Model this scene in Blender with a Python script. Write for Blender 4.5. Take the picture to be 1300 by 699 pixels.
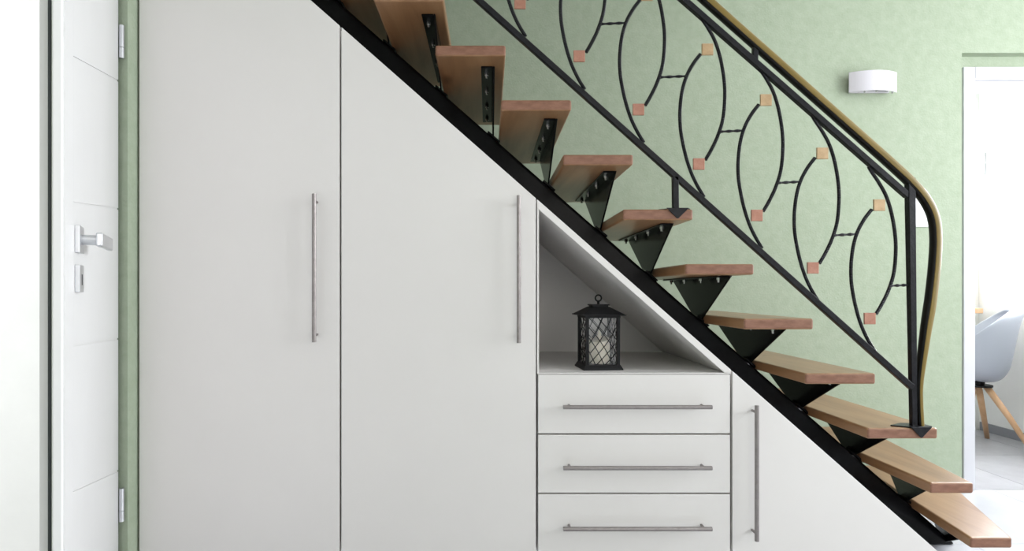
import bpy, bmesh, math, random
from mathutils import Vector, Matrix

random.seed(7)
for o in list(bpy.data.objects):
    bpy.data.objects.remove(o)
scene = bpy.context.scene
COL = scene.collection

# ------------------------------------------------------------------ camera
F, CX, CY, EYE = 740.0, 620.0, 370.0, 0.96      # focal length and principal point in photo pixels, eye height
cam_d = bpy.data.cameras.new('camera')
cam = bpy.data.objects.new('camera', cam_d)
COL.objects.link(cam)
cam.location = (0, 0, EYE)
cam.rotation_euler = (math.radians(90), 0, 0)
cam_d.sensor_width = 36.0
cam_d.sensor_fit = 'HORIZONTAL'
cam_d.lens = F / 1300 * 36
cam_d.shift_x = (650 - CX) / 1300
cam_d.shift_y = (CY - 349.5) / 1300
cam_d.clip_start = 0.02
scene.camera = cam

# ------------------------------------------------------------------ world, daylight at the windows, added warm fill, exposure
world = bpy.data.worlds.new('daylight')
scene.world = world
world.use_nodes = True
bg = world.node_tree.nodes['Background']
bg.inputs[0].default_value = (0.93, 0.97, 1.0, 1)
bg.inputs[1].default_value = 1.2
scene.view_settings.view_transform = 'Standard'
scene.view_settings.look = 'None'
scene.view_settings.gamma = 1
scene.view_settings.use_curve_mapping = False
scene.view_settings.exposure = 0.0


def area(name, loc, rot, sx, sy, power, col):
    d = bpy.data.lights.new(name, 'AREA')
    d.shape = 'RECTANGLE'
    d.size, d.size_y = sx, sy
    d.energy = power
    d.color = col
    o = bpy.data.objects.new(name, d)
    COL.objects.link(o)
    o.location = loc
    o.rotation_euler = rot
    return o


R90 = math.radians(90)
area('hall_window_daylight', (3.80, 0.95, 1.66), (0, R90, 0), 1.4, 2.7, 150, (0.93, 0.96, 1.0))
area('side_room_daylight', (3.64, 3.5, 1.6), (0, R90, 0), 1.1, 1.0, 130, (0.95, 0.97, 1.0))
area('left_room_daylight', (-2.2, -0.62, 1.6), (R90, 0, 0), 1.4, 1.3, 52, (0.97, 0.98, 1.0))
area('front_warm_fill', (1.0, -1.88, 1.6), (R90, 0, 0), 1.5, 1.3, 16, (1.0, 0.93, 0.84))  # warm fill lamp added behind the camera


# ------------------------------------------------------------------ helpers
def px(x, y, Y):
    """photo pixel -> world point on the plane at distance Y"""
    return Vector(((x - CX) * Y / F, Y, EYE - (y - CY) * Y / F))


def empty(name, loc=(0, 0, 0), rz=0, parent=None):
    o = bpy.data.objects.new(name, None)
    COL.objects.link(o)
    o.location = loc
    o.rotation_euler = (0, 0, rz)
    o.empty_display_size = 0.1
    if parent:
        o.parent = parent
    return o


def tag(o, label=None, cat=None, group=None, kind=None):
    if label: o['label'] = label
    if cat: o['category'] = cat
    if group: o['group'] = group
    if kind: o['kind'] = kind
    return o


def link(name, bm, mat, parent=None, loc=None, smooth=False, bevel=0, seg=2):
    me = bpy.data.meshes.new(name)
    bmesh.ops.recalc_face_normals(bm, faces=bm.faces[:])
    bm.to_mesh(me)
    bm.free()
    me.materials.append(mat)
    if smooth:
        for p in me.polygons: p.use_smooth = True
    o = bpy.data.objects.new(name, me)
    COL.objects.link(o)
    if parent: o.parent = parent
    if loc is not None: o.location = loc
    if bevel:
        m = o.modifiers.new('bevel', 'BEVEL')
        m.width, m.segments, m.limit_method = bevel, seg, 'ANGLE'
        m.harden_normals = False
    return o


def box(bm, x0, x1, y0, y1, z0, z1):
    v = [bm.verts.new((x, y, z)) for z in (z0, z1) for y in (y0, y1) for x in (x0, x1)]
    for f in ((0, 1, 3, 2), (4, 6, 7, 5), (0, 4, 5, 1), (2, 3, 7, 6), (0, 2, 6, 4), (1, 5, 7, 3)):
        bm.faces.new([v[i] for i in f])
    return bm


def new_box(*a):
    return box(bmesh.new(), *a)


def prism_xz(bm, pts, y0, y1):
    a = [bm.verts.new((p[0], y0, p[1])) for p in pts]
    b = [bm.verts.new((p[0], y1, p[1])) for p in pts]
    n = len(pts)
    bm.faces.new(a)
    bm.faces.new(b[::-1])
    for i in range(n):
        bm.faces.new((a[i], b[i], b[(i + 1) % n], a[(i + 1) % n]))
    return bm


def prism_xy(bm, pts, z0, z1):
    a = [bm.verts.new((p[0], p[1], z0)) for p in pts]
    b = [bm.verts.new((p[0], p[1], z1)) for p in pts]
    n = len(pts)
    bm.faces.new(a)
    bm.faces.new(b[::-1])
    for i in range(n):
        bm.faces.new((a[i], b[i], b[(i + 1) % n], a[(i + 1) % n]))
    return bm


def pxpoly(pts, Y):
    """photo pixels -> (x, z) outline on the plane at distance Y"""
    return [((x - CX) * Y / F, EYE - (y - CY) * Y / F) for x, y in pts]


def catmull(pts, n):
    out = []
    P = [Vector(p) for p in pts]
    P = [2 * P[0] - P[1]] + P + [2 * P[-1] - P[-2]]
    for i in range(1, len(P) - 2):
        for k in range(n):
            t = k / n
            a, b, c, d = P[i - 1], P[i], P[i + 1], P[i + 2]
            out.append(0.5 * (2 * b + (c - a) * t + (2 * a - 5 * b + 4 * c - d) * t * t + (3 * b - a - 3 * c + d) * t ** 3))
    out.append(P[-2])
    return out


def tube(bm, pts, rad, n=8, square=False, up=Vector((0, 1, 0))):
    """sweep a round (or square) section along pts; rad is a number or a function of (index, count)"""
    P = [Vector(p) for p in pts]
    rings = []
    m = len(P)
    for i, p in enumerate(P):
        t = (P[min(i + 1, m - 1)] - P[max(i - 1, 0)]).normalized()
        s = t.cross(up)
        if s.length < 1e-4: s = t.cross(Vector((1, 0, 0)))
        s.normalize()
        w = s.cross(t)
        r = rad(i, m) if callable(rad) else rad
        ring = []
        k = 4 if square else n
        for j in range(k):
            a = 2 * math.pi * j / k + (math.pi / 4 if square else 0)
            rr = r * (math.sqrt(2) if square else 1)
            ring.append(bm.verts.new(p + s * math.cos(a) * rr + w * math.sin(a) * rr))
        rings.append(ring)
    k = len(rings[0])
    for a, b in zip(rings[:-1], rings[1:]):
        for j in range(k):
            bm.faces.new((a[j], a[(j + 1) % k], b[(j + 1) % k], b[j]))
    bm.faces.new(rings[0][::-1])
    bm.faces.new(rings[-1])
    return bm


def resample(pts, step):
    P = [Vector(p) for p in pts]
    L = [0]
    for a, b in zip(P[:-1], P[1:]): L.append(L[-1] + (b - a).length)
    n = max(2, int(L[-1] / step))
    out, j = [], 0
    for i in range(n + 1):
        d = L[-1] * i / n
        while j < len(P) - 2 and L[j + 1] < d: j += 1
        seg = max(L[j + 1] - L[j], 1e-9)
        out.append(P[j].lerp(P[j + 1], (d - L[j]) / seg))
    return out


# ------------------------------------------------------------------ materials
def mat(name, col, rough=0.5, metal=0.0, spec=0.5, coat=0.0):
    m = bpy.data.materials.new(name)
    m.use_nodes = True
    b = m.node_tree.nodes['Principled BSDF']
    b.inputs['Base Color'].default_value = (*col, 1)
    b.inputs['Roughness'].default_value = rough
    b.inputs['Metallic'].default_value = metal
    b.inputs['Specular IOR Level'].default_value = spec
    b.inputs['Coat Weight'].default_value = coat
    return m


def nt(m):
    return m.node_tree.nodes, m.node_tree.links, m.node_tree.nodes['Principled BSDF']


def noisy(name, c1, c2, scale, rough=0.6, bump=0.0, bscale=None, detail=6, metal=0.0, stretch=(1, 1, 1), spec=0.5, lo=0.35, hi=0.65):
    m = mat(name, c1, rough, metal, spec)
    N, L, b = nt(m)
    tc = N.new('ShaderNodeTexCoord')
    mp = N.new('ShaderNodeMapping')
    mp.inputs['Scale'].default_value = stretch
    L.new(tc.outputs['Object'], mp.inputs['Vector'])
    n = N.new('ShaderNodeTexNoise')
    n.inputs['Scale'].default_value = scale
    n.inputs['Detail'].default_value = detail
    n.inputs['Roughness'].default_value = 0.65
    L.new(mp.outputs[0], n.inputs['Vector'])
    r = N.new('ShaderNodeValToRGB')
    r.color_ramp.elements[0].position, r.color_ramp.elements[1].position = lo, hi
    r.color_ramp.elements[0].color = (*c1, 1)
    r.color_ramp.elements[1].color = (*c2, 1)
    L.new(n.outputs['Fac'], r.inputs[0])
    L.new(r.outputs[0], b.inputs['Base Color'])
    if bump:
        n2 = N.new('ShaderNodeTexNoise')
        n2.inputs['Scale'].default_value = bscale or scale * 4
        n2.inputs['Detail'].default_value = 5
        L.new(mp.outputs[0], n2.inputs['Vector'])
        bp = N.new('ShaderNodeBump')
        bp.inputs['Strength'].default_value = bump
        bp.inputs['Distance'].default_value = 0.004
        L.new(n2.outputs['Fac'], bp.inputs['Height'])
        L.new(bp.outputs[0], b.inputs['Normal'])
    return m


def wood(name, dark, mid, light, rough, axis_scale):
    """long grain: noise stretched along one axis, plus rings and a few knots"""
    m = mat(name, mid, rough, 0, 0.5)
    N, L, b = nt(m)
    tc = N.new('ShaderNodeTexCoord')
    oi = N.new('ShaderNodeObjectInfo')
    add = N.new('ShaderNodeVectorMath')
    add.operation = 'ADD'
    mul = N.new('ShaderNodeMath')
    mul.operation = 'MULTIPLY'
    mul.inputs[1].default_value = 37.0
    L.new(oi.outputs['Random'], mul.inputs[0])
    L.new(tc.outputs['Object'], add.inputs[0])
    L.new(mul.outputs[0], add.inputs[1])
    mp = N.new('ShaderNodeMapping')
    mp.inputs['Scale'].default_value = axis_scale
    L.new(add.outputs[0], mp.inputs['Vector'])
    n = N.new('ShaderNodeTexNoise')
    n.inputs['Scale'].default_value = 9
    n.inputs['Detail'].default_value = 8
    n.inputs['Roughness'].default_value = 0.6
    n.inputs['Distortion'].default_value = 0.6
    L.new(mp.outputs[0], n.inputs['Vector'])
    r = N.new('ShaderNodeValToRGB')
    e = r.color_ramp.elements
    e[0].position, e[1].position = 0.25, 0.75
    e[0].color, e[1].color = (*dark, 1), (*light, 1)
    k = e.new(0.5)
    k.color = (*mid, 1)
    L.new(n.outputs['Fac'], r.inputs[0])
    vo = N.new('ShaderNodeTexVoronoi')
    vo.inputs['Scale'].default_value = 3.2
    mp2 = N.new('ShaderNodeMapping')
    mp2.inputs['Scale'].default_value = [0.35 + 0.65 * min(1, s) for s in axis_scale]
    L.new(add.outputs[0], mp2.inputs['Vector'])
    L.new(mp2.outputs[0], vo.inputs['Vector'])
    kr = N.new('ShaderNodeValToRGB')
    kr.color_ramp.elements[0].position, kr.color_ramp.elements[1].position = 0.03, 0.085
    kr.color_ramp.elements[0].color = (0.35, 0.28, 0.24, 1)
    kr.color_ramp.elements[1].color = (1, 1, 1, 1)
    L.new(vo.outputs['Distance'], kr.inputs[0])
    mx = N.new('ShaderNodeMix')
    mx.data_type = 'RGBA'
    mx.blend_type = 'MULTIPLY'
    mx.inputs[0].default_value = 0.8
    L.new(r.outputs[0], mx.inputs[6])
    L.new(kr.outputs[0], mx.inputs[7])
    L.new(mx.outputs[2], b.inputs['Base Color'])
    bp = N.new('ShaderNodeBump')
    bp.inputs['Strength'].default_value = 0.12
    bp.inputs['Distance'].default_value = 0.002
    L.new(n.outputs['Fac'], bp.inputs['Height'])
    L.new(bp.outputs[0], b.inputs['Normal'])
    return m


M = {}
M['green'] = noisy('green_plaster', (0.33, 0.392, 0.282), (0.40, 0.460, 0.347), 26, 0.85, 0.35, 110, detail=9, lo=0.28, hi=0.72)
M['white_wall'] = noisy('white_paint', (0.80, 0.80, 0.79), (0.83, 0.83, 0.82), 5, 0.85, 0.1, 120)
M['cabinet'] = noisy('white_lacquer', (0.745, 0.722, 0.697), (0.76, 0.737, 0.712), 2.5, 0.42, 0.02, 200)
M['door_white'] = noisy('door_white', (0.80, 0.795, 0.79), (0.82, 0.815, 0.81), 3, 0.35)
M['groove'] = mat('groove_white', (0.66, 0.655, 0.65), 0.5)
M['trim_white'] = mat('trim_white', (0.60, 0.60, 0.63), 0.45)
M['gap_shade'] = mat('gap_shade_black', (0.02, 0.025, 0.025), 0.6)  # flat black for the shaded rabbet gap and the keyhole
M['wood'] = wood('beech_tread', (0.18, 0.083, 0.034), (0.30, 0.157, 0.074), (0.385, 0.22, 0.112), 0.3, (1.6, 0.16, 1.6))
M['end_grain'] = noisy('beech_end_grain', (0.19, 0.083, 0.048), (0.27, 0.130, 0.080), 14, 0.5, 0.1, 80, detail=8, stretch=(2.2, 0.3, 5))
M['wood'].node_tree.nodes['Principled BSDF'].inputs['Coat Weight'].default_value = 0.12
M['wood'].node_tree.nodes['Principled BSDF'].inputs['Coat Roughness'].default_value = 0.22
M['leg_wood'] = wood('chair_beech', (0.52, 0.30, 0.16), (0.62, 0.38, 0.22), (0.68, 0.44, 0.27), 0.45, (2, 2, 0.3))
M['black'] = noisy('black_enamel', (0.004, 0.004, 0.0045), (0.007, 0.007, 0.0075), 30, 0.22, 0.05, 60, spec=0.08)
M['iron'] = noisy('wrought_iron', (0.008, 0.008, 0.010), (0.015, 0.015, 0.018), 60, 0.34, 0.25, 160, spec=0.2)
M['gold'] = noisy('olive_gold_rail', (0.165, 0.112, 0.02), (0.20, 0.138, 0.03), 8, 0.38, spec=0.35)
M['rail_black'] = mat('rail_black', (0.008, 0.007, 0.006), 0.3, spec=0.2)
M['copper'] = noisy('copper_plate', (0.34, 0.15, 0.10), (0.42, 0.21, 0.145), 40, 0.5, 0.1, 200, metal=0.25)
M['brass'] = noisy('brass_plate', (0.40, 0.27, 0.14), (0.50, 0.35, 0.20), 40, 0.5, 0.1, 200, metal=0.25)
M['steel'] = noisy('brushed_steel', (0.27, 0.245, 0.24), (0.32, 0.295, 0.285), 60, 0.42, metal=0.8, stretch=(1, 1, 1))
M['bolt'] = mat('zinc_bolt', (0.55, 0.56, 0.55), 0.25, 0.9)
M['chrome'] = mat('satin_chrome', (0.62, 0.63, 0.65), 0.28, 0.9)
M['plastic'] = mat('white_plastic', (0.82, 0.82, 0.84), 0.3)
M['porcelain'] = mat('white_ceramic', (0.70, 0.68, 0.72), 0.45)
M['tile_hall'] = noisy('pale_tile', (0.56, 0.57, 0.61), (0.60, 0.61, 0.65), 4, 0.2, 0.03, 60)
M['tile_grey'] = noisy('grey_tile', (0.33, 0.33, 0.35), (0.40, 0.40, 0.42), 6, 0.35, 0.03, 60)
M['grout'] = mat('grout', (0.5, 0.5, 0.5), 0.9)
M['baseboard'] = mat('grey_tile_skirting', (0.24, 0.245, 0.27), 0.4)
M['chair_grey'] = mat('chair_grey', (0.40, 0.42, 0.48), 0.42)
M['lantern'] = mat('lantern_black', (0.008, 0.008, 0.009), 0.45, spec=0.2)
M['candle'] = mat('ivory_wax', (0.78, 0.72, 0.60), 0.5)
nn, ll, bb = nt(M['candle'])
bb.inputs['Subsurface Weight'].default_value = 0.2
bb.inputs['Subsurface Radius'].default_value = (0.02, 0.012, 0.008)


def pane_mat(name, gloss):
    m = bpy.data.materials.new(name)
    m.use_nodes = True
    N, L = m.node_tree.nodes, m.node_tree.links
    N.remove(N['Principled BSDF'])
    t = N.new('ShaderNodeBsdfTransparent')
    g = N.new('ShaderNodeBsdfGlossy')
    g.inputs['Roughness'].default_value = 0.02
    mx = N.new('ShaderNodeMixShader')
    mx.inputs[0].default_value = gloss
    L.new(t.outputs[0], mx.inputs[1])
    L.new(g.outputs[0], mx.inputs[2])
    L.new(mx.outputs[0], N['Material Output'].inputs[0])
    return m


M['glass'] = pane_mat('window_glass', 0.06)

# ------------------------------------------------------------------ the shell of the place
YF = 1.864          # near ends of the treads and the cabinet fronts
YB = 2.644          # far ends of the treads
YW = 2.80           # green wall behind the stairs
CEIL = 2.55
XL, XR, YS = -1.16, 3.66, -1.75
DX0, DX1, DZ = 2.352, 3.20, 1.99     # doorway to the side room


def struct(name, bm, m, label=None, **k):
    o = link(name, bm, m, **k)
    tag(o, label, kind='structure')
    return o


floor = struct('floor', new_box(-3.4, XR + 0.14, YS - 0.14, 4.25, -0.12, -0.002), M['grout'], 'tiled floor, pale in the hall and grey in the side room')
tile_bm = new_box(-0.2985, 0.2985, -0.2985, 0.2985, -0.002, 0.0)
tile = link('floor_tile', tile_bm, M['tile_hall'], floor, (0, 0, 0))
tile_me = tile.data
first = True
nx = 0
y = 2.52
while y > YS:
    x = -0.86
    while x < XR - 0.2:
        o = tile if first else tile.copy()
        if not first:
            COL.objects.link(o)
            o.parent = floor
        first = False
        o.location = (x, y, 0)
        x += 0.6
    y -= 0.6
g0 = link('floor_tile', new_box(-0.2985, 0.2985, -0.2985, 0.2985, -0.002, 0.0), M['tile_grey'], floor, (1.5, 3.13, 0))
for j, y in enumerate((3.13, 3.73)):
    for i in range(5):
        o = g0 if (i == 0 and j == 0) else g0.copy()
        if o is not g0:
            COL.objects.link(o)
            o.parent = floor
        o.location = (1.16 + 0.6 * i, y, 0)

# green wall with a shallow plaster recess around the doorway
wb = bmesh.new()
rx0, rz1 = (1221 - CX) * YW / F, EYE + (CY - 67) * YW / F
box(wb, XL - 0.14, rx0, YW, YW + 0.16, 0, 4.6)
box(wb, rx0, XR + 0.14, YW, YW + 0.16, rz1, 4.6)
box(wb, 3.33, XR + 0.14, YW, YW + 0.16, 0, rz1)
box(wb, rx0, DX0 - 0.02, YW + 0.045, YW + 0.16, 0, rz1)
box(wb, DX1 + 0.02, 3.33, YW + 0.045, YW + 0.16, 0, rz1)
box(wb, DX0 - 0.02, DX1 + 0.02, YW + 0.045, YW + 0.16, DZ + 0.02, rz1)
struct('wall_back', wb, M['green'], 'pale green textured plaster wall behind the stairs')

tr = tag(empty('trim_1', (DX0, YW, 0)), 'white door frame around the open doorway to the side room', kind='structure')
cb = bmesh.new()
cw = 0.056
box(cb, -cw, 0, 0.015, 0.05, 0, DZ + cw)
link('casing', cb, M['trim_white'], tr, bevel=0.004)
link('casing', new_box(DX1 - DX0, DX1 - DX0 + cw, 0.015, 0.05, 0, DZ + cw), M['trim_white'], tr, bevel=0.004)
link('casing', new_box(0.0005, DX1 - DX0 - 0.0005, 0.015, 0.05, DZ, DZ + cw), M['trim_white'], tr, bevel=0.004)
link('door_lining', new_box(-0.019, 0.0, 0.051, 0.165, 0, DZ + 0.018), M['trim_white'], tr)
link('door_lining', new_box(DX1 - DX0, DX1 - DX0 + 0.019, 0.051, 0.165, 0, DZ + 0.018), M['trim_white'], tr)
link('door_lining', new_box(0.0005, DX1 - DX0 - 0.0005, 0.051, 0.165, DZ - 0.02, DZ + 0.018), M['trim_white'], tr)

# left wall with the doorway that the white door belongs to
DY0, DY1, LZ = 0.845, 1.80, 2.03
wl = bmesh.new()
box(wl, XL - 0.14, -1.124, DY1 + 0.016, YW, 0, 4.6)
box(wl, XL - 0.14, XL, YS, DY0, 0, CEIL)
box(wl, XL - 0.14, XL, DY0, DY1, LZ, CEIL)
struct('wall_left', wl, M['green'], 'pale green wall holding the white door beside the cabinets')
t2 = tag(empty('trim_2', (XL, DY1, 0)), 'white door lining in the left wall', kind='structure')
link('door_lining', new_box(-0.135, -0.002, -0.02, -0.002, 0, LZ - 0.002), M['trim_white'], t2)
link('door_lining', new_box(-0.135, -0.002, DY0 - DY1 + 0.002, DY0 - DY1 + 0.02, 0, LZ - 0.002), M['trim_white'], t2)
link('door_lining', new_box(-0.135, -0.002, DY0 - DY1 + 0.0205, -0.0205, LZ - 0.02, LZ - 0.002), M['trim_white'], t2)

# left room beyond the white door
struct('wall_left_room_back', new_box(-3.26, XL - 0.141, 2.05, 2.19, 0, CEIL), M['white_wall'])
struct('wall_left_room_side', new_box(-3.4, -3.26, YS, YW, 0, CEIL), M['white_wall'])

# hall walls behind and beside the camera, with windows
WY0, WY1, WZ0, WZ1 = -0.45, 2.35, 0.92, 2.40
wr = bmesh.new()
box(wr, XR, XR + 0.14, YS, WY0, 0, CEIL)
box(wr, XR, XR + 0.14, WY1, YW, 0, CEIL)
box(wr, XR, XR + 0.14, WY0, WY1, 0, WZ0)
box(wr, XR, XR + 0.14, WY0, WY1, WZ1, CEIL)
struct('wall_right', wr, M['white_wall'])
wf = bmesh.new()
for (a, b, c, d) in ((-3.4, -2.95, 0, CEIL), (-1.45, 0.2, 0, CEIL), (1.8, XR + 0.14, 0, CEIL), (-2.95, -1.45, 0, 0.9), (-2.95, -1.45, 2.3, CEIL), (0.2, 1.8, 0, 0.9), (0.2, 1.8, 2.3, CEIL)):
    box(wf, a, b, YS - 0.14, YS, c, d)
struct('wall_front', wf, M['white_wall'])


def window(name, label, axis, a0, a1, z0, z1, pos, mull):
    e = tag(empty(name, (0, 0, 0)), label, kind='structure')

    def bar(u0, u1, w0, w1):
        if axis == 'x': return new_box(pos - 0.03, pos + 0.03, u0, u1, w0, w1)
        return new_box(u0, u1, pos - 0.03, pos + 0.03, w0, w1)
    w = 0.06
    link('window_frame', bar(a0, a1, z0, z0 + w), M['plastic'], e)
    link('window_frame', bar(a0, a1, z1 - w, z1), M['plastic'], e)
    link('window_frame', bar(a0, a0 + w, z0 + w, z1 - w), M['plastic'], e)
    link('window_frame', bar(a1 - w, a1, z0 + w, z1 - w), M['plastic'], e)
    n = mull
    step = (a1 - a0 - 2 * w) / n
    for i in range(n):
        u0, u1 = a0 + w + i * step, a0 + w + (i + 1) * step
        if i: link('mullion', bar(u0 - 0.03, u0 + 0.03, z0 + w, z1 - w), M['plastic'], e)
        if axis == 'x': g = new_box(pos - 0.004, pos + 0.004, u0 + (0.03 if i else 0), u1 - (0.03 if i < n - 1 else 0), z0 + w, z1 - w)
        else: g = new_box(u0 + (0.03 if i else 0), u1 - (0.03 if i < n - 1 else 0), pos - 0.004, pos + 0.004, z0 + w, z1 - w)
        link('pane', g, M['glass'], e)
    return e


window('window_1', 'large white framed window lighting the hall', 'x', WY0, WY1, WZ0, WZ1, XR + 0.06, 3)
window('window_2', 'white framed window behind the camera', 'y', 0.2, 1.8, 0.9, 2.3, YS - 0.07, 2)
window('window_3', 'white framed window of the left room', 'y', -2.95, -1.45, 0.9, 2.3, YS - 0.07, 2)

# ceiling with the stairwell opening, and the stairwell above it
cl = bmesh.new()
SX = 0.95
box(cl, -3.4, XR + 0.14, YS - 0.14, 1.80, CEIL, CEIL + 0.2)
box(cl, SX, XR + 0.14, 1.80, YW + 0.001, CEIL, CEIL + 0.2)
box(cl, -3.4, XL - 0.14, 1.80, YW + 0.16, CEIL, CEIL + 0.2)
struct('ceiling', cl, M['white_wall'])
us = bmesh.new()
box(us, XL - 0.14, SX + 0.12, 1.68, 1.80, CEIL + 0.2, 4.6)
box(us, SX, SX + 0.12, 1.80, YW, CEIL + 0.2, 4.6)
box(us, XL - 0.14, SX + 0.12, 1.68, YW + 0.16, 4.6, 4.75)
struct('wall_stairwell', us, M['white_wall'])

# side room beyond the doorway
SRX = 3.425
SWY0, SWY1, SWZ0, SWZ1 = 3.02, 4.03, 1.02, 2.12
sw = bmesh.new()
box(sw, 0.8, SRX + 0.14, 4.07, 4.21, 0, CEIL)
box(sw, 0.66, 0.8, YW + 0.16, 4.21, 0, CEIL)
struct('wall_side_room_back', sw, M['white_wall'])
sw = bmesh.new()
box(sw, SRX, SRX + 0.14, SWY1, 4.07, 0, CEIL)
box(sw, SRX, SRX + 0.14, YW + 0.16, SWY0, 0, CEIL)
box(sw, SRX, SRX + 0.14, SWY0, SWY1, 0, SWZ0)
box(sw, SRX, SRX + 0.14, SWY0, SWY1, SWZ1, CEIL)
struct('wall_side_room_right', sw, M['white_wall'])
struct('ceiling_side_room', new_box(0.66, SRX + 0.14, YW + 0.16, 4.21, CEIL, CEIL + 0.2), M['white_wall'])
w4 = window('window_4', 'overexposed white framed window in the side room', 'x', SWY0, SWY1, SWZ0, SWZ1, SRX + 0.031, 1)
for z0, z1 in ((1.765, 1.845), (1.85, 1.92)):
    link('window_hinge', tube(bmesh.new(), [(SRX - 0.006, 4.02, z0), (SRX - 0.006, 4.02, z1)], 0.008, 10), M['chrome'], w4, smooth=False)
struct('baseboard_right', new_box(SRX - 0.012, SRX - 0.0005, YW + 0.17, 4.05, 0.0, 0.058), M['baseboard'], 'grey tile skirting along the side room wall')

# ------------------------------------------------------------------ under-stair cabinets
SL = 0.879
def ys(x): return 5 + SL * (x - 400)         # photo line of the sloping cabinet edge
S = F / YF
def XC(x): return (x - CX) / S
def ZC(y): return EYE - (y - CY) / S
YK = 2.536                                    # back of the cabinets
TH = 0.019
ZP = ZC(703)                                  # top of the plinth


def bar_handle(parent, p0, p1, r=0.0067, stand=0.032, inset=0.022):
    """steel bar handle with two stand-offs, p0/p1 on the front plane (x, z)"""
    bm = bmesh.new()
    a, b = Vector((p0[0], YF - stand, p0[1])), Vector((p1[0], YF - stand, p1[1]))
    d = (b - a).normalized()
    tube(bm, [a, b], r, 14, up=Vector((0, 1, 0)))
    for q in (a + d * inset, b - d * inset):
        tube(bm, [q + Vector((0, 0.002, 0)), q + Vector((0, stand + 0.0005, 0))], 0.0042, 10, up=d)
    return link('handle', bm, M['steel'], parent, smooth=False)


def cabinet_front(name, outline, parent):
    return link(name, prism_xz(bmesh.new(), outline, YF, YF + TH), M['cabinet'], parent, bevel=0.0012, seg=2)


def tall_cabinet(label, x0, x1, hx, hy0, hy1):
    e = tag(empty('under_stair_cabinet'), label, 'cabinet', 'white fitted cabinets under the stairs')
    body = [(XC(x0) + 0.001, ZP), (XC(x1) - 0.001, ZP), (XC(x1) - 0.001, ZC(ys(x1)) - 0.004), (XC(x0) + 0.001, ZC(ys(x0)) - 0.004)]
    link('body', prism_xz(bmesh.new(), body, YF + TH + 0.014, YK), M['cabinet'], e)
    link('plinth', new_box(XC(x0) + 0.001, XC(x1) - 0.001, YF + 0.06, YK, 0.0, ZP - 0.001), M['cabinet'], e)
    d = cabinet_front('door', [(XC(x0) + 0.0028, ZP + 0.003), (XC(x1) - 0.0028, ZP + 0.003), (XC(x1) - 0.0028, ZC(ys(x1 - 1))), (XC(x0) + 0.0028, ZC(ys(x0 + 1)))], e)
    bar_handle(d, (XC(hx), ZC(hy0)), (XC(hx), ZC(hy1)))
    return e


tall_cabinet('tallest white cabinet under the stairs, next to the green wall', 175.5, 432, 402.5, 248, 433)
tall_cabinet('tall white slant-topped cabinet between tallest cabinet and drawers', 432.2, 681.4, 658, 250, 434)

dc = tag(empty('drawer_cabinet'), 'white drawer cabinet with an open triangular niche above three drawers', 'cabinet', 'white fitted cabinets under the stairs')
nx0, nx1 = 681.8, 928.3
zsh = ZC(473)
link('body', new_box(XC(nx0) + 0.001, XC(nx1) - 0.001, YF + TH + 0.014, YK, ZP, zsh - 0.0195), M['cabinet'], dc)
link('plinth', new_box(XC(nx0) + 0.001, XC(nx1) - 0.001, YF + 0.06, YK, 0.0, ZP - 0.001), M['cabinet'], dc)
link('shelf_board', new_box(XC(nx0) + 0.0005, XC(nx1) - 0.0005, YF + 0.0005, YK - 0.0165, zsh - 0.0035, zsh), M['cabinet'], dc)
link('shelf_core', new_box(XC(nx0) + 0.0015, XC(nx1) - 0.0015, YF + TH + 0.002, YK - 0.017, zsh - 0.019, zsh - 0.0036), M['cabinet'], dc)
xs = XC(nx0)
xi = XC(684.2)
band = 11.0
slope_pts = pxpoly([(nx0, ys(nx0)), (nx1, ys(nx1)), (nx1, 472.8), (400 + (472.8 - 5 - band) / SL, 472.8), (684.2, ys(684.2) + band), (nx0, ys(nx0) + band)], YF)
link('sloping_panel', prism_xz(bmesh.new(), slope_pts, YF, YK), M['cabinet'], dc, bevel=0.001)
link('side_panel', prism_xz(bmesh.new(), pxpoly([(nx0, 472.8), (684.2, 472.8), (684.2, ys(684.2) + band + 0.3), (nx0, ys(nx0) + band + 0.3)], YF), YF, YK - 0.0165), M['cabinet'], dc)
link('back_panel', prism_xz(bmesh.new(), pxpoly([(684.3, 472.8), (400 + (472.8 - 5.6 - band) / SL, 472.8), (684.3, ys(684.3) + band + 0.6)], YF), YK - 0.016, YK), M['cabinet'], dc)
for (y0, y1, hy) in ((475.2, 549.8, 515), (551.8, 625.2, 591), (627.2, 702.0, 667)):
    d = cabinet_front('drawer', [(XC(683.2), ZC(y1)), (XC(926.8), ZC(y1)), (XC(926.8), ZC(y0)), (XC(683.2), ZC(y0))], dc)
    bar_handle(d, (XC(713.5), ZC(hy - 1)), (XC(899), ZC(hy - 1)))

lc = tag(empty('under_stair_cabinet'), 'lowest white cabinet with triangular door beside the drawers', 'cabinet', 'white fitted cabinets under the stairs')
x0 = 928.8
xe = 400 + (703 - 5) / SL
link('body', prism_xz(bmesh.new(), [(XC(x0) + 0.001, ZP), (XC(xe) - 0.06, ZP), (XC(x0) + 0.001, ZC(ys(x0)) - 0.05)], YF + TH + 0.002, YK), M['cabinet'], lc)
xp = 400 + (751 - 5) / SL
link('plinth', prism_xz(bmesh.new(), [(XC(x0) + 0.001, 0), (XC(xp) - 0.03, 0), (XC(xe) - 0.04, ZP - 0.001), (XC(x0) + 0.001, ZP - 0.001)], YF + 0.06, YK), M['cabinet'], lc)
d = cabinet_front('door', [(XC(x0) + 0.0028, ZP + 0.003), (XC(xe) - 0.002, ZP + 0.003), (XC(x0) + 0.0028, ZC(ys(x0 + 1)))], lc)
bar_handle(d, (XC(955), ZC(512)), (XC(955), ZC(681)))

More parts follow.
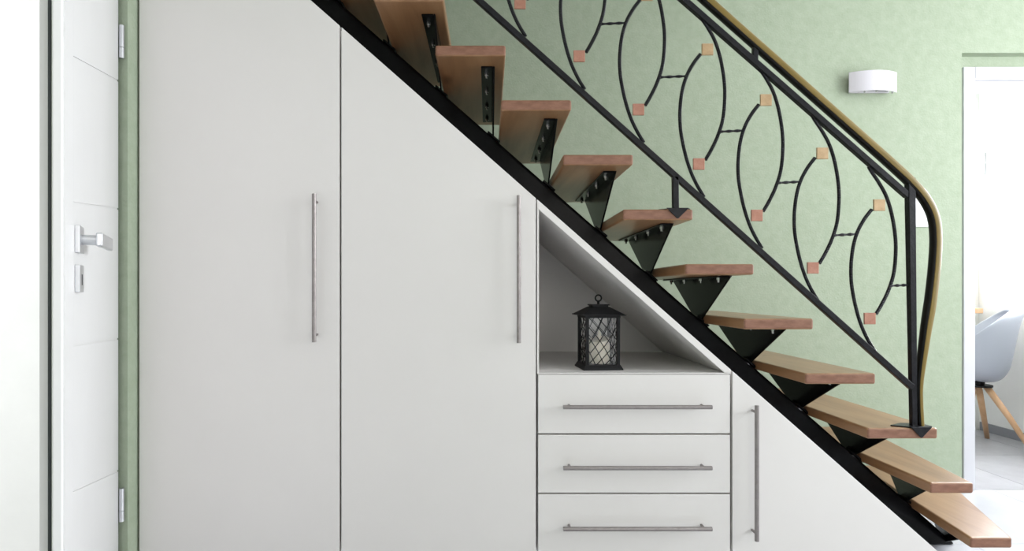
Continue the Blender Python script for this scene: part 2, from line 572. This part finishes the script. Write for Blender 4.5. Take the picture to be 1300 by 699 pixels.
# ------------------------------------------------------------------ staircase
st = tag(empty('staircase', (1.7, 2.255, 0)), 'open staircase of brown wooden treads on a black steel beam', 'staircase')
st_off = Vector((1.7, 2.255, 0))


def part(name, bm, m, parent=st, off=st_off, **k):
    bmesh.ops.translate(bm, verts=bm.verts[:], vec=-off)
    return link(name, bm, m, parent, **k)


BM0, BM1 = 2.205, 2.305
def beam_top(X): return 0.838 - SL * (X - 0.821)
bt = 0.133
xe_top = 0.821 + 0.838 / SL
xe_bot = 0.821 + (0.838 - bt) / SL
xa = -1.115
part('beam', prism_xz(bmesh.new(), [(xa, beam_top(xa)), (xe_top, 0.0), (xe_bot, 0.0), (xa, beam_top(xa) - bt)], BM0, BM1), M['black'], bevel=0.012, seg=4)

TT = 0.0345
def tz(n): return EYE - (57 + 69.45 * (n - 2) - CY) / S      # tread top heights


def bracket(n, xf, xb, apex_x, zb, zap):
    """triangular black steel plate under tread n with a bolted flange along the tread"""
    y0, y1, yc = 1.948, 2.575, 2.255
    bm = bmesh.new()
    t = 0.003
    def X(y): return xf + (xb - xf) * (y - y0) / (y1 - y0)
    rows = [(y0, zb), (y1, zb), (yc + 0.022, zap), (yc - 0.022, zap)]
    A = [bm.verts.new((X(y) - t, y, z)) for y, z in rows]
    B = [bm.verts.new((X(y) + t, y, z)) for y, z in rows]
    bm.faces.new(A); bm.faces.new(B[::-1])
    for i in range(4):
        bm.faces.new((A[i], B[i], B[(i + 1) % 4], A[(i + 1) % 4]))
    # flange
    fl = [(X(y0) - 0.043, y0), (X(y0) - t, y0), (X(y1) - t, y1), (X(y1) - 0.043, y1)]
    prism_xy(bm, fl, zb - 0.006, zb)
    # small foot on the beam
    xm = X(yc)
    b = part('bracket', bm, M['black'], bevel=0.0015, seg=1)
    for y in (1.998, 2.165, 2.345, 2.515):
        q = bmesh.new()
        xx = X(y) - 0.024
        tube(q, [(xx, y, zb - 0.006), (xx, y, zb - 0.014)], 0.0075, 6, up=Vector((1, 0, 0)))
        tube(q, [(xx, y, zb - 0.014), (xx, y, zb - 0.022)], 0.004, 8, up=Vector((1, 0, 0)))
        part('bolt', q, M['bolt'], b)
    fo = bmesh.new()
    zt = zap
    a = math.atan(SL)
    prism_xz(fo, [(xm - 0.022, zt + SL * 0.022 + 0.0005), (xm + 0.022, zt - SL * 0.022 + 0.0005), (xm + 0.022 + 0.004, zt - SL * 0.022 + 0.0055), (xm - 0.022 + 0.004, zt + SL * 0.022 + 0.0055)], yc - 0.045, yc + 0.045)
    if n < 11: part('foot_plate', fo, M['black'], b)
    return b


meas = {2: (552.5, 642), 3: (636, 725.5), 4: (714.7, 804), 5: (791, 880), 6: (870, 957.5), 7: (944.5, 1033), 8: (1022.3, 1112), 9: (1101.3, 1190.8)}
pitch = 78.6
for n in range(-1, 12):
    z1 = tz(n)
    z0 = z1 - TT
    if n in meas: l, r = meas[n]
    else: l, r = 870 + pitch * (n - 6) + (-3 if n < 2 else 0), 870 + pitch * (n - 6) + 89 - (3 if n < 2 else 0)
    if n < 10:
        pts = [(XC(l), YF), (XC(r), YF), (XC(r), YB), (XC(l), YB)]
    elif n == 10:
        pts = [(1.414, YF), (1.552, YF), (1.69, YB), (1.414, YB)]
    else:
        pts = [(1.542, YF), (1.675, YF), (2.005, YB), (1.68, YB)]
    c = Vector((sum(p[0] for p in pts) / 4, (YF + YB) / 2, z1))
    bm = prism_xy(bmesh.new(), [(p[0] - c.x, p[1] - c.y) for p in pts], -TT, 0)
    o = link('tread', bm, M['wood'], st, loc=c - st_off, bevel=0.0065, seg=3)
    o.data.materials.append(M['end_grain'])
    for f in o.data.polygons:
        if abs(f.normal.y) > 0.95: f.material_index = 1
    if n < 9:
        xp_ = XC(r) - 0.037 - 0.004 * max(0, n - 6)
        bracket(n, xp_, xp_, xp_, z0 - 0.0005, beam_top(xp_) + 0.001)
    elif n == 9:
        bracket(n, 1.371, 1.43, 1.40, z0 - 0.0005, beam_top(1.40) + 0.001)
    elif n == 10:
        bracket(n, 1.50, 1.71, 1.60, z0 - 0.0005, beam_top(1.60) + 0.001)
    else:
        bracket(n, 1.615, 1.90, 1.755, z0 - 0.0005, 0.0)

# ------------------------------------------------------------------ railing
YR = 1.888
rl_base = px(1160, 541, YR)
rl = tag(empty('stair_railing', rl_base), 'black wrought iron stair railing with leaf-shaped loops and small metal squares', 'railing')


def rpart(name, bm, m, parent=rl, **k):
    bmesh.ops.translate(bm, verts=bm.verts[:], vec=-rl_base)
    return link(name, bm, m, parent, **k)


def R(x, y, Y=YR): return px(x, y, Y)


def line_pts(a, b, n=2):
    return [a.lerp(b, i / (n - 1)) for i in range(n)]


# rails (continue up beyond the picture)
def ext(x0, y0, x1, y1, x): return y0 + (y1 - y0) * (x - x0) / (x1 - x0)
rpart('bottom_rail', tube(bmesh.new(), line_pts(R(330, ext(607, 0, 1157, 491, 330)), R(1157, 491)), 0.0095, square=True), M['iron'], bevel=0.002)
rpart('top_rail', tube(bmesh.new(), line_pts(R(480, ext(871, 3, 1152, 248.5, 480)), R(1152, 248.5)), 0.0095, square=True), M['iron'], bevel=0.002)
rpart('post', tube(bmesh.new(), line_pts(R(1155, 226), R(1159.5, 541)), lambda i, m: 0.0115 if i == 0 else 0.0085, square=True), M['iron'], bevel=0.002)
rpart('post', tube(bmesh.new(), line_pts(R(857, 224), R(857.5, 264.6)), 0.0095, square=True), M['iron'], bevel=0.002)
rpart('rail_bracket', tube(bmesh.new(), line_pts(R(959, 54), R(958, 78)), 0.0085, square=True), M['iron'], bevel=0.002)
rpart('rail_bracket', tube(bmesh.new(), line_pts(R(770, -112), R(769, -88)), 0.0085, square=True), M['iron'], bevel=0.002)


def base_plate(cx, ztop, x0, x1, xa, fw):
    """flat plate on the tread top with a pointed flap folded over the tread end"""
    bm = bmesh.new()
    t = 0.004
    yn = YF - 0.001
    prism_xy(bm, [(x0, yn + 0.030), (cx, yn - t), (x1, yn + 0.012), (x1 - 0.005, yn + 0.055), (cx, yn + 0.062)], ztop + 0.0004, ztop + t)
    prism_xz(bm, [(xa - fw, ztop + t), (xa + fw, ztop + t), (xa + 0.002, ztop - 0.030), (xa - 0.002, ztop - 0.030)], yn - t, yn)
    rpart('base_plate', bm, M['iron'], bevel=0.001, seg=1)


base_plate(XC(1160), tz(9), XC(1138), XC(1187), XC(1169), 0.034)
base_plate(XC(859), tz(5), XC(839), XC(878), XC(860), 0.036)

# handrail: a black core with a rounded olive-gold cap on its outer side
hp = [(620, -246), (760, -121), (897, 1.5), (1010, 101.5), (1100, 181), (1132, 209.5), (1155, 231), (1173, 252), (1184, 274), (1187.5, 300), (1186, 335), (1181, 380), (1175.5, 415), (1170, 455), (1166.5, 485), (1166.5, 512), (1168, 539.5)]
hpts = resample(catmull([R(*p) for p in hp], 10), 0.012)


def sweep_profile(bm, pts, prof, scale):
    rings = []
    m = len(pts)
    for i, p in enumerate(pts):
        t = (pts[min(i + 1, m - 1)] - pts[max(i - 1, 0)]).normalized()
        nrm = Vector((-t.z, 0, t.x))
        s = scale(i / (m - 1))
        rings.append([bm.verts.new(p + nrm * a * s + Vector((0, b * (0.5 + 0.5 * s), 0))) for a, b in prof])
    k = len(prof)
    for A, B in zip(rings[:-1], rings[1:]):
        for j in range(k):
            bm.faces.new((A[j], A[(j + 1) % k], B[(j + 1) % k], B[j]))
    bm.faces.new(rings[0][::-1]); bm.faces.new(rings[-1])
    return bm


def hs(u):
    return 1.0 if u < 0.86 else 1.0 - 0.42 * min(1, (u - 0.86) / 0.10)


core = [(-0.014, -0.006), (-0.012, -0.0115), (-0.008, -0.0135), (-0.0065, -0.014), (-0.0065, 0.014), (-0.008, 0.0135), (-0.012, 0.0115), (-0.014, 0.006)]
cap = [(-0.0063, -0.0155), (0.002, -0.0165)] + [(0.002 + 0.0165 * math.sin(a), -0.0165 * math.cos(a)) for a in [math.pi * i / 10 for i in range(1, 10)]] + [(0.002, 0.0165), (-0.0063, 0.0155)]
hr = rpart('handrail', sweep_profile(bmesh.new(), hpts, core, hs), M['rail_black'], smooth=True)
rpart('handrail_cap', sweep_profile(bmesh.new(), hpts, cap, hs), M['gold'], hr, smooth=True)
for o in (hr, hr.children[0]):
    m = o.modifiers.new('edges', 'EDGE_SPLIT')
    m.split_angle = math.radians(50)

# leaf-shaped loops: two ribbed bars, a copper square low on the left bar and a brass square high on the right bar
RR = [(885, 14), (889, 21), (899, 36), (908, 53), (915, 76), (919.5, 104), (920, 128), (917.5, 152), (911, 173), (903, 190), (895.5, 203)]
LL = [(889, 69), (880, 81), (871.5, 97), (866, 116), (863.3, 140), (863.8, 162), (867, 182), (871.5, 201), (877.5, 219), (885, 235), (894, 250)]


def ribbed(pts):
    P = resample(catmull([R(*p) for p in pts], 8), 0.0028)
    return tube(bmesh.new(), P, lambda i, m: 0.0052 if i % 2 else 0.0066, 6)


def square(cx, cy, m, yoff):
    h = 0.0185
    c = R(cx, cy)
    bm = new_box(c.x - h, c.x + h, YR - 0.007, YR - 0.001, c.z - h, c.z + h)
    rpart('square_ornament', bm, m, bevel=0.001, seg=1)


LOW = [(435, -196), (510, -129), (585, -62), (660, 5), (735, 72), (810, 139.5), (886.5, 208.5), (960, 273.5), (1031, 340), (1103, 404)]
UP = {6: (897.5, 63.5), 7: (971.5, 127.5), 8: (1043, 195), 9: (1115, 260.5)}
for k, (lx, ly) in enumerate(LOW):
    dx, dy = lx - 886.5, ly - 208.5
    ux, uy = UP.get(k, (897.5 + dx, 63.5 + dy))
    ex, ey = ux - 897.5, uy - 63.5
    rr, lf = [], []
    for i, (a, b) in enumerate(RR):
        u = i / (len(RR) - 1)
        rr.append((a + ex + (dx - ex) * u, b + ey + (dy - ey) * u))
    for i, (a, b) in enumerate(LL):
        u = i / (len(LL) - 1)
        lf.append((a + ex + (dx - ex) * u, b + ey + (dy - ey) * u))
    rpart('loop_bar', ribbed(rr), M['iron'])
    rpart('loop_bar', ribbed(lf), M['iron'])
    square(lx, ly, M['copper'], 0)
    square(ux, uy, M['brass'], 0)
    # short twisted connector to the next loop or to the post
    x0_, y0_ = 914.5 + dx, 167 + dy
    if k < 9:
        nx_, ny_ = LOW[k + 1]
        x1_, y1_ = 865 + 5.0 + nx_ - 886.5, y0_ - 1.5
    else:
        x1_, y1_ = 1153, y0_ - 1
    c = [R(x0_, y0_).lerp(R(x1_, y1_), u / 12) for u in range(13)]
    rpart('connector', tube(bmesh.new(), c, lambda i, m: 0.0042 + 0.0012 * math.cos(i * 1.4), 6), M['iron'])

# ------------------------------------------------------------------ white door, ajar, with its fittings
H0 = Vector((-1.146, 1.805, 0))
PH = math.atan2(-0.884, 0.468)
door = tag(empty('door_1', H0, PH), 'white door standing ajar with a square satin lever handle', kind='structure')
U = Vector((math.cos(PH), math.sin(PH), 0))
NV = Vector((-math.sin(PH), math.cos(PH), 0))


def on_door(x, y):
    d = Vector(((x - CX) / F, 1, -(y - CY) / F))
    o = Vector((0, 0, EYE))
    k = (H0 - o).dot(NV) / d.dot(NV)
    q = o + d * k - H0
    return q.dot(U), q.z


LW, LZ0, LZ1 = 0.951, 0.008, 2.005
link('leaf', new_box(0.013, LW - 0.014, -0.036, -0.0232, LZ0, LZ1 - 0.012), M['door_white'], door)
link('rabbet_shade', new_box(0.004, LW - 0.003, -0.0230, -0.0182, LZ0, LZ1 - 0.006), M['gap_shade'], door)  # black strip painting the shade in the leaf's rabbet step
link('leaf_face', new_box(0.0, LW, -0.018, -0.0025, LZ0, LZ1), M['door_white'], door, bevel=0.003, seg=3)
gr = [(102, 77, 143, 99), (105, 259, 149, 265), (100, 437, 146, 430.5), (98, 620.5, 146, 599)]
tl, th_ = 0.862, 0.0
lines = []
for a, b, c, d_ in gr:
    (t0, z0), (t1, z1) = on_door(a, b), on_door(c, d_)
    f = lambda t, t0=t0, z0=z0, t1=t1, z1=z1: z0 + (z1 - z0) * (t - t0) / (t1 - t0)
    lines.append(f)
edges = [lambda t: LZ1 - 0.001] + lines + [lambda t: LZ0 + 0.001]
gw = 0.0022
for i in range(5):
    top, bot = edges[i], edges[i + 1]
    a = gw if i else 0
    b = gw if i < 4 else 0
    link('panel', prism_xz(bmesh.new(), [(th_ + 0.001, bot(th_) + b), (tl, bot(tl) + b), (tl, top(tl) - a), (th_ + 0.001, top(th_) - a)], -0.0024, 0.0), M['door_white'], door)
link('panel', new_box(tl + 0.0002, LW - 0.003, -0.0024, 0.0, LZ0 + 0.001, LZ1 - 0.001), M['door_white'], door)
tr_, hz = on_door(97.5, 304)
_, kz = on_door(97.5, 353.5)
lh = empty('lever_handle', (tr_, 0, hz), 0, door)
link('rosette', new_box(-0.026, 0.026, 0.0003, 0.008, -0.025, 0.025), M['chrome'], lh, bevel=0.001)
lv = bmesh.new()
tube(lv, [(0, 0.008, 0), (0, 0.040, 0)], 0.0095, 16, up=Vector((0, 0, 1)))
link('neck', lv, M['chrome'], lh, smooth=False)
gp = bmesh.new()
prism_xy(gp, [(0.011, 0.030), (0.011, 0.041), (-0.125, 0.046), (-0.125, 0.036)], -0.012, 0.014)
link('grip', gp, M['chrome'], lh, bevel=0.003, seg=3)
link('key_plate', new_box(tr_ - 0.026, tr_ + 0.026, 0.0003, 0.008, kz - 0.025, kz + 0.025), M['chrome'], door, bevel=0.001)
kh = bmesh.new()
box(kh, tr_ - 0.003, tr_ + 0.003, 0.0081, 0.0086, kz - 0.012, kz + 0.008)
link('keyhole', kh, M['gap_shade'], door)
for yy in (53, 640.5):
    hzz = EYE - (yy - CY) / 410.0
    hg = bmesh.new()
    tube(hg, [(0.004, 0.009, hzz - 0.051), (0.004, 0.009, hzz - 0.019)], 0.0075, 14, up=Vector((1, 0, 0)))
    tube(hg, [(0.004, 0.009, hzz - 0.0175), (0.004, 0.009, hzz + 0.051)], 0.0075, 14, up=Vector((1, 0, 0)))
    link('hinge', hg, M['chrome'], door)

# ------------------------------------------------------------------ lantern with its candle in the niche
lx0 = px(760, 470, 1.985)
lan = tag(empty('lantern', (lx0.x - 0.001, 1.985, zsh), math.radians(5)), 'small black lantern with criss-cross wires standing in the open niche', 'lantern')
w = 0.058
bm = bmesh.new()
def frustum(bm, h0, h1, z0, z1):
    a = [bm.verts.new((sx * h0, sy * h0, z0)) for sx, sy in ((-1, -1), (1, -1), (1, 1), (-1, 1))]
    b = [bm.verts.new((sx * h1, sy * h1, z1)) for sx, sy in ((-1, -1), (1, -1), (1, 1), (-1, 1))]
    bm.faces.new(a[::-1]); bm.faces.new(b)
    for i in range(4): bm.faces.new((a[i], a[(i + 1) % 4], b[(i + 1) % 4], b[i]))
    return bm
frustum(bm, 0.0665, 0.0655, 0, 0.006)
frustum(bm, 0.0645, 0.0585, 0.006, 0.017)
link('base', bm, M['lantern'], lan)
for sx in (-1, 1):
    for sy in (-1, 1):
        link('post', new_box(sx * 0.0525 - 0.005, sx * 0.0525 + 0.005, sy * 0.0525 - 0.005, sy * 0.0525 + 0.005, 0.017, 0.178), M['lantern'], lan)
rf = bmesh.new()
frustum(rf, 0.0585, 0.0585, 0.172, 0.180)
frustum(rf, 0.074, 0.074, 0.1802, 0.1835)
frustum(rf, 0.071, 0.031, 0.1836, 0.208)
frustum(rf, 0.0265, 0.0265, 0.2081, 0.213)
frustum(rf, 0.030, 0.030, 0.2131, 0.217)
link('roof', rf, M['lantern'], lan)
rg = bmesh.new()
tube(rg, [(0, 0, 0.217), (0, 0, 0.226)], 0.0045, 8, up=Vector((1, 0, 0)))
rp = [(0.0105 * math.sin(a), 0, 0.2375 - 0.0105 * math.cos(a)) for a in [2 * math.pi * i / 24 for i in range(25)]]
tube(rg, rp, 0.0026, 8)
link('ring', rg, M['lantern'], lan, smooth=False)
# curved wires crossing in each side
def wires(face):
    bm = bmesh.new()
    hw, z0, z1 = 0.0475, 0.017, 0.172
    hgt = z1 - z0
    def P(u, z):
        return {'f': (u, -0.0525, z), 'b': (u, 0.0525, z), 'l': (-0.0525, u, z), 'r': (0.0525, u, z)}[face]
    curves = []
    for k in range(5):
        for s in (1, -1):
            c0 = -2.3 + k * 0.62 + (0.33 if s < 0 else 0)
            pts = []
            for i in range(25):
                v = i / 24
                u = c0 + 2.3 * v + (0.30 if s > 0 else -0.25) * math.sin(v * math.pi)
                if -1 <= u <= 1: pts.append(P(s * u * hw, z0 + v * hgt))
            if len(pts) > 2: curves.append(pts)
    for pts in curves:
        tube(bm, pts, 0.0014, 5, up=Vector((0, 1, 0)) if face in 'fb' else Vector((1, 0, 0)))
    return bm
for fc in 'fblr':
    link('wire_lattice', wires(fc), M['lantern'], lan)
for fc, b in (('f', (-0.047, 0.047, -0.0505, -0.0495, 0.0175, 0.1715)), ('b', (-0.047, 0.047, 0.0495, 0.0505, 0.0175, 0.1715)), ('l', (-0.0505, -0.0495, -0.047, 0.047, 0.0175, 0.1715)), ('r', (0.0495, 0.0505, -0.047, 0.047, 0.0175, 0.1715))):
    link('glass_pane', new_box(*b), M['glass'], lan)
cd = tag(empty('candle', (lx0.x + 0.002, 1.985, zsh + 0.0172)), 'ivory pillar candle standing inside the black lantern', 'candle')
cb = bmesh.new()
prof = [(0.0, 0.0), (0.034, 0.0), (0.035, 0.002), (0.035, 0.078), (0.033, 0.082), (0.029, 0.079), (0.0, 0.076)]
NS = 28
ringv = []
for r_, z in prof:
    if r_ == 0: ringv.append([cb.verts.new((0, 0, z))])
    else: ringv.append([cb.verts.new((r_ * math.cos(2 * math.pi * i / NS), r_ * math.sin(2 * math.pi * i / NS), z + (0.008 * math.sin(2 * math.pi * i / NS + 0.6) if z > 0.077 else 0))) for i in range(NS)])
for A, B in zip(ringv[:-1], ringv[1:]):
    for i in range(NS):
        j = (i + 1) % NS
        if len(A) == 1: cb.faces.new((A[0], B[j], B[i]))
        elif len(B) == 1: cb.faces.new((A[i], A[j], B[0]))
        else: cb.faces.new((A[i], A[j], B[j], B[i]))
link('wax', cb, M['candle'], cd, smooth=True)
fb = bmesh.new()
fp = [(0.0, 0.074), (0.006, 0.080), (0.0085, 0.088), (0.006, 0.100), (0.0025, 0.110), (0.0, 0.114)]
tube(fb, [(0, 0, z) for r_, z in fp], lambda i, m: max(fp[i][0], 0.0006), 12, up=Vector((1, 0, 0)))
link('flame_tip', fb, M['candle'], cd, smooth=True)

# ------------------------------------------------------------------ wall lamp
lc_ = px(1102, 108, YW)
lamp = tag(empty('wall_lamp', (lc_.x, YW, lc_.z)), 'white curved wall lamp on the green wall', 'lamp')
hw, hh = 0.113, 0.047
def arc(u, off): return (u * hw, -(0.032 + 0.034 * (1 - u * u)) - off)
bm = bmesh.new()
Nn = 20
outer = [arc(-1 + 2 * i / Nn, 0.004) for i in range(Nn + 1)]
inner = [arc(-1 + 2 * i / Nn, 0.0) for i in range(Nn + 1)]
prism = outer + inner[::-1]
a = [bm.verts.new((p[0], p[1], -hh)) for p in prism]
b = [bm.verts.new((p[0], p[1], hh)) for p in prism]
n = len(prism)
for i in range(n):
    bm.faces.new((a[i], b[i], b[(i + 1) % n], a[(i + 1) % n]))
for i in range(Nn):
    for v in (a, b):
        bm.faces.new((v[i], v[i + 1], v[n - 2 - i], v[n - 1 - i]))
link('lamp_shade', bm, M['porcelain'], lamp, smooth=False)
link('back_plate', new_box(-0.095, 0.095, -0.012, -0.0005, -0.04, 0.036), M['porcelain'], lamp, bevel=0.002)
for u in (-0.85, 0.85):
    bm = bmesh.new()
    q = arc(u, 0)
    box(bm, u * 0.093 - 0.006, u * 0.093 + 0.006, q[1] - 0.0005, -0.0125, -0.035, -0.028)
    link('arm', bm, M['chrome'], lamp)
for u in (-0.45, 0.0, 0.8):
    q = arc(u, 0)
    link('screw', tube(bmesh.new(), [(q[0], q[1] + 0.006, -hh - 0.006), (q[0], q[1] + 0.006, -hh + 0.012)], 0.004, 8, up=Vector((1, 0, 0))), M['bolt'], lamp)
link('bulb', tube(bmesh.new(), [(-0.05 + 0.01 * i, -0.042, 0.0) for i in range(11)], lambda i, m: 0.006 + 0.004 * math.sin(i / 10 * math.pi), 10), M['porcelain'], lamp, smooth=True)
link('bulb_socket', new_box(-0.064, -0.05, -0.055, -0.012, -0.012, 0.012), M['porcelain'], lamp)

# ------------------------------------------------------------------ light switch
sc = px(1167.5, 268, YW)
swt = tag(empty('light_switch', (sc.x, YW, sc.z)), 'white double light switch on the green wall behind the handrail', 'light switch')
link('cover_frame', new_box(-0.041, 0.041, -0.009, -0.0005, -0.076, 0.076), M['plastic'], swt, bevel=0.002)
for z in (-0.036, 0.036):
    link('rocker', new_box(-0.031, 0.031, -0.013, -0.0095, z - 0.031, z + 0.031), M['plastic'], swt, bevel=0.002)

# ------------------------------------------------------------------ grey shell chair in the side room
ch = tag(empty('shell_chair', (3.055, 3.655, 0), math.radians(145)), 'grey plastic shell chair with wooden legs seen through the doorway', 'chair')
# local +x is the way the chair faces; side curve (x, z, half width, side lift)
curve = [(0.235, 0.425, 0.19, 0.0), (0.215, 0.445, 0.215, 0.015), (0.15, 0.452, 0.232, 0.05), (0.05, 0.438, 0.24, 0.095), (-0.06, 0.425, 0.242, 0.135), (-0.145, 0.44, 0.24, 0.155), (-0.20, 0.50, 0.235, 0.15), (-0.225, 0.58, 0.23, 0.12), (-0.245, 0.67, 0.222, 0.085), (-0.268, 0.76, 0.205, 0.055), (-0.288, 0.815, 0.17, 0.025), (-0.298, 0.835, 0.11, 0.0)]
curve = [(a if a > 0 else a * 0.76, b - 0.022 * max(0, min(1, (0.8 - b) / 0.3)), c, d) for a, b, c, d in curve]
cc = catmull([Vector((a, 0, b)) for a, b, _, _ in curve], 4)
ww = catmull([Vector((c, 0, d)) for _, _, c, d in curve], 4)
bm = bmesh.new()
NU = 16
grid = []
for i, p in enumerate(cc):
    t = (cc[min(i + 1, len(cc) - 1)] - cc[max(i - 1, 0)]).normalized()
    nrm = Vector((-t.z, 0, t.x))
    if nrm.z < 0 and abs(t.x) > 0.6: nrm = -nrm
    nrm = Vector((t.z, 0, -t.x)) if t.x < 0 else Vector((-t.z, 0, t.x))
    wd = ww[i].x
    # the side wings rise to a straight sloping edge from the back top to the seat front
    sv_ = i / (len(cc) - 1)
    edge = Vector((0.31, 0, 0.47)).lerp(Vector((-0.15, 0, 0.85)), sv_ ** 1.1)
    row = []
    for j in range(NU + 1):
        u = -1 + 2 * j / NU
        k = abs(u) ** 2.6
        row.append(bm.verts.new(p.lerp(edge, k) + Vector((0, u * wd, 0))))
    grid.append(row)
for A, B in zip(grid[:-1], grid[1:]):
    for j in range(NU):
        bm.faces.new((A[j], A[j + 1], B[j + 1], B[j]))
sh = link('shell', bm, M['chair_grey'], ch, smooth=True)
m = sh.modifiers.new('thickness', 'SOLIDIFY')
m.thickness = 0.008
m.offset = 0
m = sh.modifiers.new('soft', 'SUBSURF')
m.levels = m.render_levels = 1
bm = bmesh.new()
tube(bm, [(-0.0, 0, 0.370), (0.0, 0, 0.380)], 0.085, 20, up=Vector((1, 0, 0)))
tube(bm, [(-0.0, 0, 0.380), (0.0, 0, 0.405)], 0.045, 20, up=Vector((1, 0, 0)))
link('leg_plate', bm, M['lantern'], ch)
for k in range(4):
    a = math.radians(72.5 + 90 * k)
    d = Vector((math.cos(a), math.sin(a), 0))
    bm = bmesh.new()
    tube(bm, [d * 0.27 + Vector((0, 0, 0.0)), d * 0.16 + Vector((0, 0, 0.2)), d * 0.055 + Vector((0, 0, 0.3695))], lambda i, m: (0.013, 0.0165, 0.019)[i], 14, up=Vector((0, 1, 0.01)))
    link('leg', bm, M['leg_wood'], ch, smooth=True)

# ------------------------------------------------------------------ wooden wall shelf beyond the doorway
sv = px(1247.5, 397, 4.0)
sh_o = link('wall_shelf', new_box(2.85, sv.x - 0.055, 3.93, 4.069, sv.z, sv.z + 0.034), M['leg_wood'], None, bevel=0.003)
tag(sh_o, 'short wooden wall shelf whose end shows beside the door frame', 'shelf')
